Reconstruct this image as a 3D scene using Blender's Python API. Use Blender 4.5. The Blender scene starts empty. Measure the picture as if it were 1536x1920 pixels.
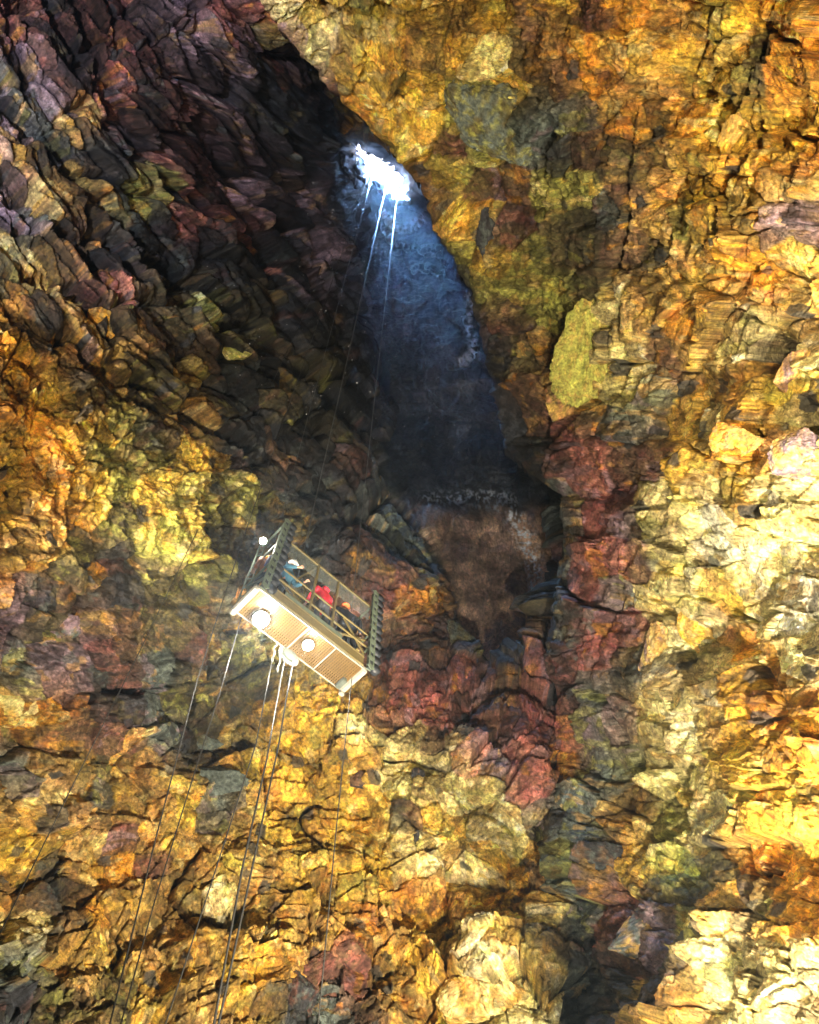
import bpy, bmesh, math, random
import numpy as np
from mathutils import Vector, Matrix
random.seed(7)
C = bpy.context.scene
col = C.collection
# ------------------------------------------------------------------ camera
F = 1364.0; W0, H0 = 1536.0, 1920.0; CX, CY = 768.0, 960.0
ZV = np.array([(725-CX)/F, (CY-320)/F, -1.0]); ZV /= np.linalg.norm(ZV)      # the zenith as the camera sees it
FW = np.array([0, 0, -1.0]); YV = FW - ZV*FW.dot(ZV); YV /= np.linalg.norm(YV)
XV = np.cross(YV, ZV)
RM = np.array([XV, YV, ZV])                                                     # camera axes -> world axes
CAM = np.array([0.0, 0.0, 1.6])
cam_d = bpy.data.cameras.new('camera'); cam = bpy.data.objects.new('camera', cam_d); col.objects.link(cam)
cam_d.sensor_fit = 'HORIZONTAL'; cam_d.sensor_width = 36; cam_d.lens = F/W0*36
cam_d.clip_start = 0.1; cam_d.clip_end = 1500
M4 = Matrix([list(RM[0])+[CAM[0]], list(RM[1])+[CAM[1]], list(RM[2])+[CAM[2]], [0, 0, 0, 1]])
cam.matrix_world = M4
C.camera = cam

def dirs(px, py):
    px = np.asarray(px, float); py = np.asarray(py, float)
    d = np.stack([(px-CX)/F, (CY-py)/F, -np.ones_like(px)], -1)
    d /= np.linalg.norm(d, axis=-1, keepdims=True)
    return d @ RM.T
def PT(px, py, r):
    return Vector(CAM + dirs(px, py)*r)
def PZ(px, py, z):                          # the point at height z seen at a pixel
    d = dirs(px, py); return Vector(CAM + d*((z-CAM[2])/d[2]))

# ------------------------------------------------------------------ daylight
OPEN = PT(712, 322, 110)
SUN_DIR = (PT(898, 870, 42) - OPEN).normalized()
sun_d = bpy.data.lights.new('sun', 'SUN'); sun = bpy.data.objects.new('sun', sun_d); col.objects.link(sun)
sun_d.energy = 5.0; sun_d.angle = math.radians(9); sun_d.color = (0.30, 0.56, 1.0)
sun.rotation_euler = SUN_DIR.to_track_quat('-Z', 'Y').to_euler()
world = bpy.data.worlds.new('World'); C.world = world; world.use_nodes = True
wn = world.node_tree
sky = wn.nodes.new('ShaderNodeTexSky'); sky.sky_type = 'NISHITA'; sky.sun_disc = False
sky.sun_elevation = math.asin(-SUN_DIR.z); sky.sun_rotation = math.atan2(-SUN_DIR.x, -SUN_DIR.y)
bg = wn.nodes['Background']; bg.inputs['Strength'].default_value = 0.05
wn.links.new(sky.outputs[0], bg.inputs['Color'])
C.view_settings.view_transform = 'Standard'; C.view_settings.look = 'None'
C.view_settings.exposure = 4.0; C.view_settings.gamma = 1.0
C.cycles.use_denoising = True
C.cycles.max_bounces = 5; C.cycles.diffuse_bounces = 2; C.cycles.glossy_bounces = 2
C.cycles.transmission_bounces = 4; C.cycles.transparent_max_bounces = 12; C.cycles.volume_bounces = 0
C.cycles.sample_clamp_indirect = 4.0; C.cycles.caustics_reflective = False; C.cycles.caustics_refractive = False

# ------------------------------------------------------------------ numpy noise
def h32(a, b, s):
    x = (a.astype(np.int64)*374761393 + b.astype(np.int64)*668265263 + s*2147483647 + 1013904223) & 0xFFFFFFFF
    x = ((x ^ (x >> 13))*1274126177) & 0xFFFFFFFF
    x = ((x ^ (x >> 15))*2246822519) & 0xFFFFFFFF
    return (x ^ (x >> 16)) & 0xFFFFFFFF
def r01(a, b, s): return h32(a, b, s)/4294967296.0
def perlin(u, v, s):
    i = np.floor(u); j = np.floor(v); fu = u-i; fv = v-j; i = i.astype(np.int64); j = j.astype(np.int64)
    def g(di, dj):
        a = r01(i+di, j+dj, s)*6.2831853
        return np.cos(a)*(fu-di) + np.sin(a)*(fv-dj)
    su = fu*fu*fu*(fu*(fu*6-15)+10); sv = fv*fv*fv*(fv*(fv*6-15)+10)
    a = g(0, 0); b = g(1, 0); c = g(0, 1); d = g(1, 1)
    return 1.5*((a+(b-a)*su)*(1-sv) + (c+(d-c)*su)*sv)
def fbm(u, v, s, o=4, gain=.5):
    t = 0; a = 1.0; n = 0
    for k in range(o):
        t = t + a*perlin(u*2**k, v*2**k, s+k*17); n += a; a *= gain
    return t/n
def ridged(u, v, s, o=4):
    t = 0; a = 1.0; n = 0
    for k in range(o):
        t = t + a*(1-2*np.abs(perlin(u*2**k, v*2**k, s+k*31))); n += a; a *= .55
    return t/n
def voro(u, v, s, tilt=.6, quad=.9):
    """angular cells: (stepped facets, convex blocks cut by planes, crack distance, cell id x, cell id y)"""
    i = np.floor(u).astype(np.int64); j = np.floor(v).astype(np.int64)
    f1 = np.full(u.shape, 9e9); f2 = f1.copy(); step = np.zeros_like(u); blk = np.full(u.shape, -9e9)
    ca = np.zeros(u.shape, np.int64); cb = ca.copy(); cu = np.zeros_like(u); cv = np.zeros_like(u)
    for di in (-1, 0, 1):
        for dj in (-1, 0, 1):
            a = i+di; b = j+dj
            x = a + .1+.8*r01(a, b, s); y = b + .1+.8*r01(a, b, s+1)
            du = u-x; dv = v-y; d = du*du+dv*dv
            gx = (r01(a, b, s+2)-.5)*2*tilt; gy = (r01(a, b, s+3)-.5)*2*tilt; o = r01(a, b, s+4)-.5
            pl = o + gx*du + gy*dv
            blk = np.maximum(blk, pl*.9 - quad*d)
            m = d < f1
            f2 = np.where(m, f1, np.minimum(f2, d)); f1 = np.where(m, d, f1)
            step = np.where(m, pl, step); ca = np.where(m, a, ca); cb = np.where(m, b, cb)
            cu = np.where(m, x, cu); cv = np.where(m, y, cv)
    return step, blk, np.sqrt(f2)-np.sqrt(f1), ca, cb, cu, cv

# ------------------------------------------------------------------ mineral colours of the walls, by bearing (64 px cells of the photograph)
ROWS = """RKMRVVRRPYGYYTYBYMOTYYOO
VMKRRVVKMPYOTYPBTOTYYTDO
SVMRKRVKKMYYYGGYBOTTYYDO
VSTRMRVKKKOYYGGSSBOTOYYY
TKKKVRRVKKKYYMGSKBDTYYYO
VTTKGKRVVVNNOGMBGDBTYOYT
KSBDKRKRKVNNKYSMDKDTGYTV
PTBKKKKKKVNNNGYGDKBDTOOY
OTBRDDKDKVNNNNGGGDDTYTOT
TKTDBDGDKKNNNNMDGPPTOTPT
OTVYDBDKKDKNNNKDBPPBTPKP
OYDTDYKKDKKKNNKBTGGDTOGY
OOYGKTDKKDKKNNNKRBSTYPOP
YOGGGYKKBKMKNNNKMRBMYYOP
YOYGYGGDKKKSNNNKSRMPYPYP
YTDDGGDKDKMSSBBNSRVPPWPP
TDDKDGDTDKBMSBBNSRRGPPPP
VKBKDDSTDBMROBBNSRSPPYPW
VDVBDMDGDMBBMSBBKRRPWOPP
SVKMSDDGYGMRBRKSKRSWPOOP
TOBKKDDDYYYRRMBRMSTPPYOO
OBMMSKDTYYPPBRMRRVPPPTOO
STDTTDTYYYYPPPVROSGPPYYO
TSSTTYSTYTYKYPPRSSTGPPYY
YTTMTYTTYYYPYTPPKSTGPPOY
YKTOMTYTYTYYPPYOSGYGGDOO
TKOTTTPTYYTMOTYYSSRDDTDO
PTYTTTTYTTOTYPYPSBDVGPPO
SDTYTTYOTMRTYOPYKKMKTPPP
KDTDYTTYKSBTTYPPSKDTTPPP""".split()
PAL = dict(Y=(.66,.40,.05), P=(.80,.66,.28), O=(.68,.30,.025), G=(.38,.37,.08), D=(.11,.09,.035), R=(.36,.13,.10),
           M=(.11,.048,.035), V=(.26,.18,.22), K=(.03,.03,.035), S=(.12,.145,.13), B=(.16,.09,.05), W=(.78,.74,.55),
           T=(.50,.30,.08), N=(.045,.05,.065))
ALT = dict(Y='PTOG', P='YWTG', O='YTBP', G='YTDP', D='BTKG', R='MVOR', M='KRBV', V='MSKT', K='DSNM', S='KTGV', B='DMTO',
           W='PYPW', T='YDOP', N='KNNN')
LET = ''.join(sorted(PAL)); PRGB = np.array([PAL[k] for k in LET])
GRID = np.array([[LET.index(c) for c in r] for r in ROWS])
ALTG = np.array([[LET.index(c) for c in ALT[k]] for k in LET])
def letter(x, y):
    i = np.clip(np.floor(x/64).astype(int), 0, 23); j = np.clip(np.floor(y/64).astype(int), 0, 29)
    return GRID[j, i]

def rbf(ctrl, x, y):
    c = np.array(ctrl, float); X = c[:, :2]/500; v = np.log(c[:, 2])
    def phi(r): return np.sqrt(r*r+.04)
    A = phi(np.linalg.norm(X[:, None]-X[None], axis=-1)); n = len(c)
    B = np.block([[A, np.ones((n, 1)), X], [np.ones((1, n)), np.zeros((1, 3))], [X.T, np.zeros((2, 3))]])
    w = np.linalg.solve(B, np.concatenate([v, np.zeros(3)]))
    out = w[n] + w[n+1]*x/500 + w[n+2]*y/500
    for k in range(n):
        out = out + w[k]*phi(np.hypot(x/500-X[k, 0], y/500-X[k, 1]))
    return np.exp(out)
def sm(a, b, x):
    t = np.clip((x-a)/(b-a), 0, 1); return t*t*(3-2*t)
def inpoly(x, y, poly):
    r = np.zeros(x.shape, bool); n = len(poly)
    for k in range(n):
        x1, y1 = poly[k]; x2, y2 = poly[(k+1) % n]
        c = ((y1 > y) != (y2 > y)) & (x < (x2-x1)*(y-y1)/(y2-y1+1e-9)+x1); r ^= c
    return r
def polydist(x, y, pts, closed=False):
    d = np.full(x.shape, 9e9); n = len(pts)
    for k in range(n if closed else n-1):
        ax, ay = pts[k]; bx, by = pts[(k+1) % n]; vx, vy = bx-ax, by-ay
        t = np.clip(((x-ax)*vx+(y-ay)*vy)/(vx*vx+vy*vy), 0, 1)
        d = np.minimum(d, np.hypot(x-ax-t*vx, y-ay-t*vy))
    return d

SHAFT = [(560,200),(640,235),(720,250),(800,330),(860,450),(900,560),(930,700),(960,830),(1040,900),(1052,1000),(1048,1120),(1030,1190),
         (985,1235),(910,1262),(860,1210),(838,1130),(832,1050),(790,985),(740,940),(705,830),(735,770),(700,640),(640,520),(600,420),(560,300)]
HOLE = [(666,272),(690,285),(708,293),(722,304),(738,315),(756,333),(755,352),(742,350),(724,340),(704,326),(684,312),(672,294)]

UNSEEN_HOLE = [(802,305),(850,322),(895,385),(905,440),(862,425),(828,392),(808,350)]          # unseen second opening behind the right-hand lip, added to strengthen the sunbeam
def strata_w(x, y):            # the dark slabby wall on the left
    a = sm(-60, 90, (x*1.0 - (y-600)*1.6) + 40*perlin(x/130, y/130, 5))      # above the line from (0,470) down to the right
    b = 1-sm(-30, 60, x-(560+(y-300)*.42)) 
    return a*np.clip(b + (y < 300)*0, 0, 1)

def surface(px, py, depth, N, seed, part):
    """displacement in photograph px towards the camera side + colour"""
    x, y = px, py
    wx = x + 17*fbm(x/100, y/100, seed+1, 2) + 2.2*perlin(x/13, y/13, seed+3); wy = y + 17*fbm(x/100, y/100, seed+2, 2) + 2.2*perlin(x/13, y/13, seed+4)
    st = strata_w(x, y) if part == 'A' else np.zeros_like(x)
    shaft = np.zeros_like(x)
    if part == 'A':
        sd = polydist(x, y, SHAFT, True); ins = inpoly(x, y, SHAFT)
        left = sm(0, 1, (720-x)/160)*sm(900, 700, y) if False else np.clip((730-x)/150, 0, 1)*np.clip((820-y)/120, 0, 1)
        shaft = np.where(ins, sm(0, 1, sd/(12+75*left)), 0)
    # where the rock is fine crumb rather than blocks
    crumb = np.clip(sm(.12, .4, fbm(x/260, y/260, seed+9, 2)) , 0, 1)*.5
    for (cx, cy, r) in ((1010,150,230),(1150,420,190),(980,560,150),(300,860,190),(480,930,130),(760,1130,110),(250,1150,90),(1150,860,90),(1250,1650,120),(780,1330,90),(600,1260,90),(1170,1830,90)):
        crumb = np.maximum(crumb, 1-sm(r*.6, r*1.25, np.hypot(x-cx, y-cy)))
    for (cx, cy, r) in ((1420,1100,220),(1300,1300,150),(250,1650,260),(700,1700,260),(1400,850,150),(80,1330,110)):
        crumb = crumb*sm(r*.5, r*1.1, np.hypot(x-cx, y-cy))
    ca, sa = math.cos(math.radians(50)), math.sin(math.radians(50))
    al = wx*ca + wy*sa; ac = -wx*sa + wy*ca
    K = 1.0 if part == 'A' else 1.22
    h = 26*fbm(x/330, y/330, seed+20, 3)
    # general blocks
    s1, b1, c1, i1, j1, u1, v1 = voro(wx/118/K, wy/118/K, seed+30, 1.0, .5)
    s2, b2, c2, i2, j2, u2, v2 = voro(wx/52/K, wy/52/K, seed+40, 1.1, .5)
    s3, b3, c3, i3, j3, u3, v3 = voro(wx/21/K, wy/21/K, seed+50, 1.2, .5)
    s4, b4, c4, i4, j4, u4, v4 = voro(wx/8.5, wy/8.5, seed+60, 1.2, .5)
    g = (80*b1+52*s1)*(1-.75*crumb) + (30*b2+22*s2)*(1-.3*crumb) + (8*s3+5*b3)*(.55+.9*crumb) + (1.8*b4+1.2*s4)*(.7+.9*crumb)
    g += 6*ridged(x/60, y/60, seed+70, 4)*(.3+1.1*crumb)
    # crevices between the blocks
    g -= 34*np.exp(-(c1/.04)**2)*(1-crumb)*sm(-.05, .25, perlin(x/150, y/150, seed+71)) + 15*np.exp(-(c2/.06)**2)*sm(-.05, .3, perlin(x/60, y/60, seed+72)) + 4*np.exp(-(c3/.10)**2)*sm(-.1, .3, perlin(x/40, y/40, seed+73))
    hf = fbm(x/7, y/7, seed+75, 3, .7); g += 2.6*hf*(.25+1.3*crumb) + 3.0*ridged(x/24, y/24, seed+76, 3)
    for q_ in range(3):
        an = .5 + 1.05*q_; fr = np.abs(fbm((wx*math.cos(an)+wy*math.sin(an))/85 , (wy*math.cos(an)-wx*math.sin(an))/420, seed+300+q_, 2))
        g -= 9*np.exp(-(fr/.022)**2)*sm(0, .3, perlin(x/110, y/110, seed+310+q_)); g += 7*np.sign(fbm((wx*math.cos(an)+wy*math.sin(an))/140, (wy*math.cos(an)-wx*math.sin(an))/500, seed+320+q_, 2))*(1-.6*crumb)
    # strata: long slabs stepping up out of the wall
    t1, q1, k1, a1, e1, ua, va = voro(al/200, ac/42, seed+80, .8, .6)
    t2, q2, k2, a2, e2, ub, vb = voro(al/80, ac/21, seed+90, .9, .6)
    t3, q3, k3, a3, e3, uc, vc = voro(al/26, ac/9, seed+95, .9, .6)
    sg = 52*t1 + 14*q1 + 20*t2 + 6*q2 + 6*t3 - 45*np.exp(-(k1/.10)**2) - 16*np.exp(-(k2/.08)**2) - 3*np.exp(-(k3/.1)**2) + 5*ridged(al/60, ac/22, seed+97, 4)
    s = g*(1-st) + sg*st
    # the smooth washed rock of the shaft with fine vertical ribs
    if part == 'A':
        low = sm(900, 1000, y)
        rib = 2.2*ridged(x/9+1.2*perlin(x/60, y/60, 4), y/70, seed+100, 2) + 1.0*ridged(x/16+.6*perlin(x/60, y/60, 3), y/120, seed+101, 3) + 5*perlin(x/70, y/110, seed+102) + 1.2*ridged(x/30, y/22, seed+103, 3)
        led = fbm(x/120, y/120, seed+104, 3)
        up = 16*ridged(x/80, y/50, seed+105, 5) + 14*led + 4*s3 + 2*hf
        pill = [(838,1005),(858,968),(900,955),(945,962),(975,1010),(988,1100),(985,1222),(905,1245),(895,1185),(840,1150)]
        pd = polydist(x, y, pill, True); pi = inpoly(x + 8*perlin(x/30, y/30, 61), y + 8*perlin(x/30, y/30, 62), pill)
        rib = rib + 16*np.where(pi, sm(0, 34, pd), 0) - 14*np.exp(-((pd)/7)**2)*np.where(pi, 0, 1) + 7*np.where(pi, perlin(x/50, y/26, 63), 0)
        rib = rib + 9*b3*(1-pi) + 5*ridged(x/14, y/14, 64, 3)*(1-pi)
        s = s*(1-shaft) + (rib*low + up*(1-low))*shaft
    s = s + 1.6*hf*st
    h = h*(1-.6*shaft) + s
    # ---------------- colour
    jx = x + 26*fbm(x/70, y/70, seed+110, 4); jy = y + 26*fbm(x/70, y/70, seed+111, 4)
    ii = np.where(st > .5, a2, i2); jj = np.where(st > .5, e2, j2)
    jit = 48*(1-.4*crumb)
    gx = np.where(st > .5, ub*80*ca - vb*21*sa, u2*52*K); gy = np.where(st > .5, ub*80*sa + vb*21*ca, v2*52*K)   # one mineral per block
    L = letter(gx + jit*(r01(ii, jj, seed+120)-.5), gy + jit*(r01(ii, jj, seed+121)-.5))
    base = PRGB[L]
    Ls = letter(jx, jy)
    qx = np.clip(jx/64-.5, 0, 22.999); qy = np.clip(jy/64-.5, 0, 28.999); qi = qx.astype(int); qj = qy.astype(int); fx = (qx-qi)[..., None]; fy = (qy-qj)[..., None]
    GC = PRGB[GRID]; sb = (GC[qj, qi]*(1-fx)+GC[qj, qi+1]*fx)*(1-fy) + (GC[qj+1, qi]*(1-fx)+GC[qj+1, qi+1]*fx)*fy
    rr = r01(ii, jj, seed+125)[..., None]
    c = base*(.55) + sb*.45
    # a second mineral in patches and streaks
    alt = ALTG[L, (r01(i3, j3, seed+130)*4).astype(int)]
    m = sm(.05, .22, fbm(x/36, y/36, seed+131, 4, .65) + .25*(r01(i3, j3, seed+132)-.5))[..., None]
    c = c*(1-.55*m) + PRGB[alt]*.55*m
    alt2 = ALTG[L, (r01(i1, j1, seed+133)*4).astype(int)]
    m2 = sm(.1, .2, fbm(wx/80, wy/26, seed+134, 4, .6))[..., None]
    c = c*(1-.4*m2) + PRGB[alt2]*.4*m2
    r3 = r01(i3, j3, seed+127)[..., None]; c = c*(.55+.8*r3**1.3)*(.65+.65*rr)*(.78+.4*r01(i1, j1, seed+126)[..., None])*(.85+.3*r01(i4, j4, seed+135)[..., None])
    fine = fbm(x/6, y/6, seed+150, 4, .8); gr = fbm((x*.6+y*.8)/4, (x*.8-y*.6)/15, seed+151, 3, .7)
    c = c*np.clip(1 + 1.1*fine + .7*gr, .25, 1.9)[..., None]
    net = np.exp(-(ridged(x/26, y/26, seed+152, 3)-.95)**2/.02)*sm(-.15, .2, perlin(x/75, y/75, seed+153))
    c = c*(1-.6*net[..., None])
    dk = (st*(r01(a2, e2, seed+154) < .38))[..., None]; c = c*(1-.72*dk)
    # dark mineral veins and black clasts
    vein = np.exp(-(np.abs(fbm(x/55, y/55, seed+140, 5, .6))/.014)**2)*sm(-.05, .25, perlin(x/140, y/140, seed+141))
    c = c*(1-.75*vein[..., None]) + .75*vein[..., None]*np.array((.05, .035, .025))
    clast = (r01(i3, j3, seed+142) > .975)*sm(.0, .12, c3)
    c = c*(1-.8*clast[..., None]) + .8*clast[..., None]*np.array((.04, .045, .05))
    if part == 'A':
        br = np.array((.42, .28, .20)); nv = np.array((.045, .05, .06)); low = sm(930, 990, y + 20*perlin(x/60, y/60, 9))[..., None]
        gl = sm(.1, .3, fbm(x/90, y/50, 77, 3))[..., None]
        painted_glint = np.exp(-(polydist(x, y, [(800,940),(880,938),(955,948),(985,1010),(1005,1080),(1008,1170)])/17)**2)*sm(0, .3, perlin(x/5, y/5, 78)+.7*perlin(x/14, y/14, 79))  # glints of daylight on the shaft rock, painted into its colour
        painted_glint = np.maximum(painted_glint, np.exp(-(polydist(x, y, [(884,560),(882,620),(892,660),(860,688)])/9)**2)*sm(-.2, .2, perlin(x/7, y/7, 80)))
        painted_glint = np.maximum(painted_glint, np.exp(-(polydist(x, y, [(700,350),(740,378),(764,376)])/6)**2)); painted_glint = np.maximum(painted_glint, np.exp(-(polydist(x, y, [(722,404),(748,430),(790,412)])/9)**2)*sm(-.3, .2, perlin(x/7, y/7, 81)))
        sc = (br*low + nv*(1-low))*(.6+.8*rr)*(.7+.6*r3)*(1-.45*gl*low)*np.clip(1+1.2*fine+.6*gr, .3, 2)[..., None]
        sc = sc*(1-painted_glint[..., None]) + painted_glint[..., None]*np.array((.55, .62, .75)); c = c
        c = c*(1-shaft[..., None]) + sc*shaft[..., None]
    return h, c, shaft

def grid_mesh(name, P, colr, wet, keep, mat, label=None):
    ny, nx = P.shape[:2]
    idx = np.arange(ny*nx).reshape(ny, nx)
    q = np.stack([idx[:-1, :-1], idx[1:, :-1], idx[1:, 1:], idx[:-1, 1:]], -1).reshape(-1, 4)
    if keep is not None:
        q = q[keep.reshape(-1)]
    me = bpy.data.meshes.new(name); nv = ny*nx; nf = len(q)
    me.vertices.add(nv); me.vertices.foreach_set('co', P.reshape(-1).astype(np.float32))
    me.loops.add(nf*4); me.loops.foreach_set('vertex_index', q.reshape(-1).astype(np.int32))
    me.polygons.add(nf); me.polygons.foreach_set('loop_start', np.arange(0, nf*4, 4, dtype=np.int32))
    me.update(calc_edges=True)
    at = me.color_attributes.new('mineral', 'FLOAT_COLOR', 'POINT')
    rgba = np.ones((nv, 4), np.float32); rgba[:, :3] = np.clip(colr.reshape(-1, 3), .005, .9); at.data.foreach_set('color', rgba.reshape(-1))
    a2 = me.attributes.new('wet', 'FLOAT', 'POINT'); a2.data.foreach_set('value', wet.reshape(-1).astype(np.float32))
    me.materials.append(mat)
    o = bpy.data.objects.new(name, me); col.objects.link(o)
    return o
def base_normals(P):
    du = np.gradient(P, axis=1); dv = np.gradient(P, axis=0)
    n = np.cross(du, dv); n /= np.linalg.norm(n, axis=-1, keepdims=True)+1e-12
    tc = CAM - P; s = np.sign((n*tc).sum(-1, keepdims=True)); return n*s

def rock_mat(name='rock'):
    m = bpy.data.materials.new(name); m.use_nodes = True; nt = m.node_tree; N = nt.nodes; Lk = nt.links.new
    b = N['Principled BSDF']
    at = N.new('ShaderNodeAttribute'); at.attribute_name = 'mineral'
    wt = N.new('ShaderNodeAttribute'); wt.attribute_name = 'wet'
    tc = N.new('ShaderNodeTexCoord')
    n1 = N.new('ShaderNodeTexNoise'); n1.inputs['Scale'].default_value = 3.2; n1.inputs['Detail'].default_value = 8; n1.inputs['Roughness'].default_value = .7
    n2 = N.new('ShaderNodeTexNoise'); n2.inputs['Scale'].default_value = 1.1; n2.inputs['Detail'].default_value = 6; n2.inputs['Distortion'].default_value = 1.2
    for n in (n1, n2): Lk(tc.outputs['Object'], n.inputs['Vector'])
    mr = N.new('ShaderNodeMapRange'); mr.inputs[1].default_value = .3; mr.inputs[2].default_value = .7; mr.inputs[3].default_value = .45; mr.inputs[4].default_value = 1.6
    Lk(n1.outputs[0], mr.inputs[0])
    mx = N.new('ShaderNodeMix'); mx.data_type = 'RGBA'; mx.blend_type = 'MULTIPLY'; mx.inputs[0].default_value = 1
    Lk(at.outputs['Color'], mx.inputs[6]); Lk(mr.outputs[0], mx.inputs[7])
    n4 = N.new('ShaderNodeTexNoise'); n4.inputs['Scale'].default_value = 11; n4.inputs['Detail'].default_value = 5; n4.inputs['Roughness'].default_value = .75; Lk(tc.outputs['Object'], n4.inputs['Vector'])
    m4 = N.new('ShaderNodeMapRange'); m4.inputs[1].default_value = .38; m4.inputs[2].default_value = .62; m4.inputs[3].default_value = .68; m4.inputs[4].default_value = 1.35; Lk(n4.outputs[0], m4.inputs[0])
    mx4 = N.new('ShaderNodeMix'); mx4.data_type = 'RGBA'; mx4.blend_type = 'MULTIPLY'; mx4.inputs[0].default_value = 1; Lk(mx.outputs[2], mx4.inputs[6]); Lk(m4.outputs[0], mx4.inputs[7]); mx = mx4
    hs = N.new('ShaderNodeHueSaturation'); Lk(mx.outputs[2], hs.inputs['Color'])
    mh = N.new('ShaderNodeMapRange'); mh.inputs[1].default_value = .35; mh.inputs[2].default_value = .65; mh.inputs[3].default_value = .485; mh.inputs[4].default_value = .515
    Lk(n2.outputs[0], mh.inputs[0]); Lk(mh.outputs[0], hs.inputs['Hue'])
    Lk(hs.outputs[0], b.inputs['Base Color'])
    ro = N.new('ShaderNodeMapRange'); ro.inputs[3].default_value = .8; ro.inputs[4].default_value = .32; Lk(wt.outputs['Fac'], ro.inputs[0]); Lk(ro.outputs[0], b.inputs['Roughness'])
    b.inputs['Specular IOR Level'].default_value = .4
    n3 = N.new('ShaderNodeTexNoise'); n3.inputs['Scale'].default_value = 6; n3.inputs['Detail'].default_value = 9; n3.inputs['Roughness'].default_value = .65; Lk(tc.outputs['Object'], n3.inputs['Vector'])
    bp = N.new('ShaderNodeBump'); bp.inputs['Strength'].default_value = 1.0; bp.inputs['Distance'].default_value = .17
    Lk(n3.outputs[0], bp.inputs['Height']); Lk(bp.outputs[0], b.inputs['Normal'])
    return m
ROCK = rock_mat()

def axis(lo, hi, a, b, fine, coarse):
    return np.concatenate([np.arange(lo, a, coarse), np.arange(a, b, fine), np.arange(b, hi+coarse, coarse)])
FINE = 1.9
# ---- lip of the near right-hand wall: x at each y
LIP = [(-520,-60),(-60,440),(0,488),(60,530),(110,566),(165,615),(220,675),(270,728),(330,778),(420,815),(490,855),(560,888),(640,905),(740,925),(830,948),(880,985),(930,1052),
       (1000,1058),(1120,1050),(1190,1036),(1240,1020),(1300,1045),(1400,1045),(1500,1028),(1600,1030),(1700,1060),(1800,1076),(1920,1082),(2400,1090)]
LY = np.array([p[0] for p in LIP], float); LX = np.array([p[1] for p in LIP], float)

def tocam(n, P, a=.5, b=.7):
    t = CAM - P; t /= np.linalg.norm(t, axis=-1, keepdims=True)
    m = n*a + t*b; return m/np.linalg.norm(m, axis=-1, keepdims=True)
CRACK_A = [[(80,-10),(130,60),(180,130),(235,235)],[(150,-10),(200,130),(270,250),(330,350),(420,420),(500,480)],[(0,190),(100,260),(240,420),(330,560),(500,650)],[(170,340),(190,430),(262,520)],
           [(380,230),(450,340),(520,400),(600,560)],[(60,512),(150,545),(190,585)],[(350,690),(358,765),(390,800),(460,840)],[(300,480),(420,560),(560,690),(620,740)],[(10,330),(90,420),(180,500)],[(270,720),(210,700),(170,655)]]
CRACK_B = [[(1423,15),(1440,85),(1423,145),(1403,200)],[(1433,230),(1440,295),(1373,340)],[(1388,390),(1393,465),(1418,505)],[(1453,550),(1448,620),(1428,665),(1423,705)],
           [(1178,350),(1188,400),(1168,465),(1148,530),(1172,600),(1172,690),(1150,735)],[(1068,710),(1113,750),(1060,800),(1030,830)],[(830,205),(870,175),(940,165),(1010,195),(1040,240),(1025,320)],
           [(1240,1120),(1290,1180),(1295,1230)],[(1240,1390),(1245,1470)],[(1540,880),(1490,900),(1460,960)],[(1300,1490),(1270,1560),(1200,1600)],[(1480,1250),(1500,1330),(1470,1400)]]
def carve(x, y, lines, amp, w):
    wx = x + 9*fbm(x/30, y/30, 611, 3); wy = y + 9*fbm(x/30, y/30, 612, 3); out = 0
    for k, L in enumerate(lines):
        a = polydist(wx, wy, L); ww = w*(.6+.6*np.abs(perlin(x/40, y/40, 620+k)) + .4)
        out = np.maximum(out, amp*np.exp(-(a/ww)**4))
    return out
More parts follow.
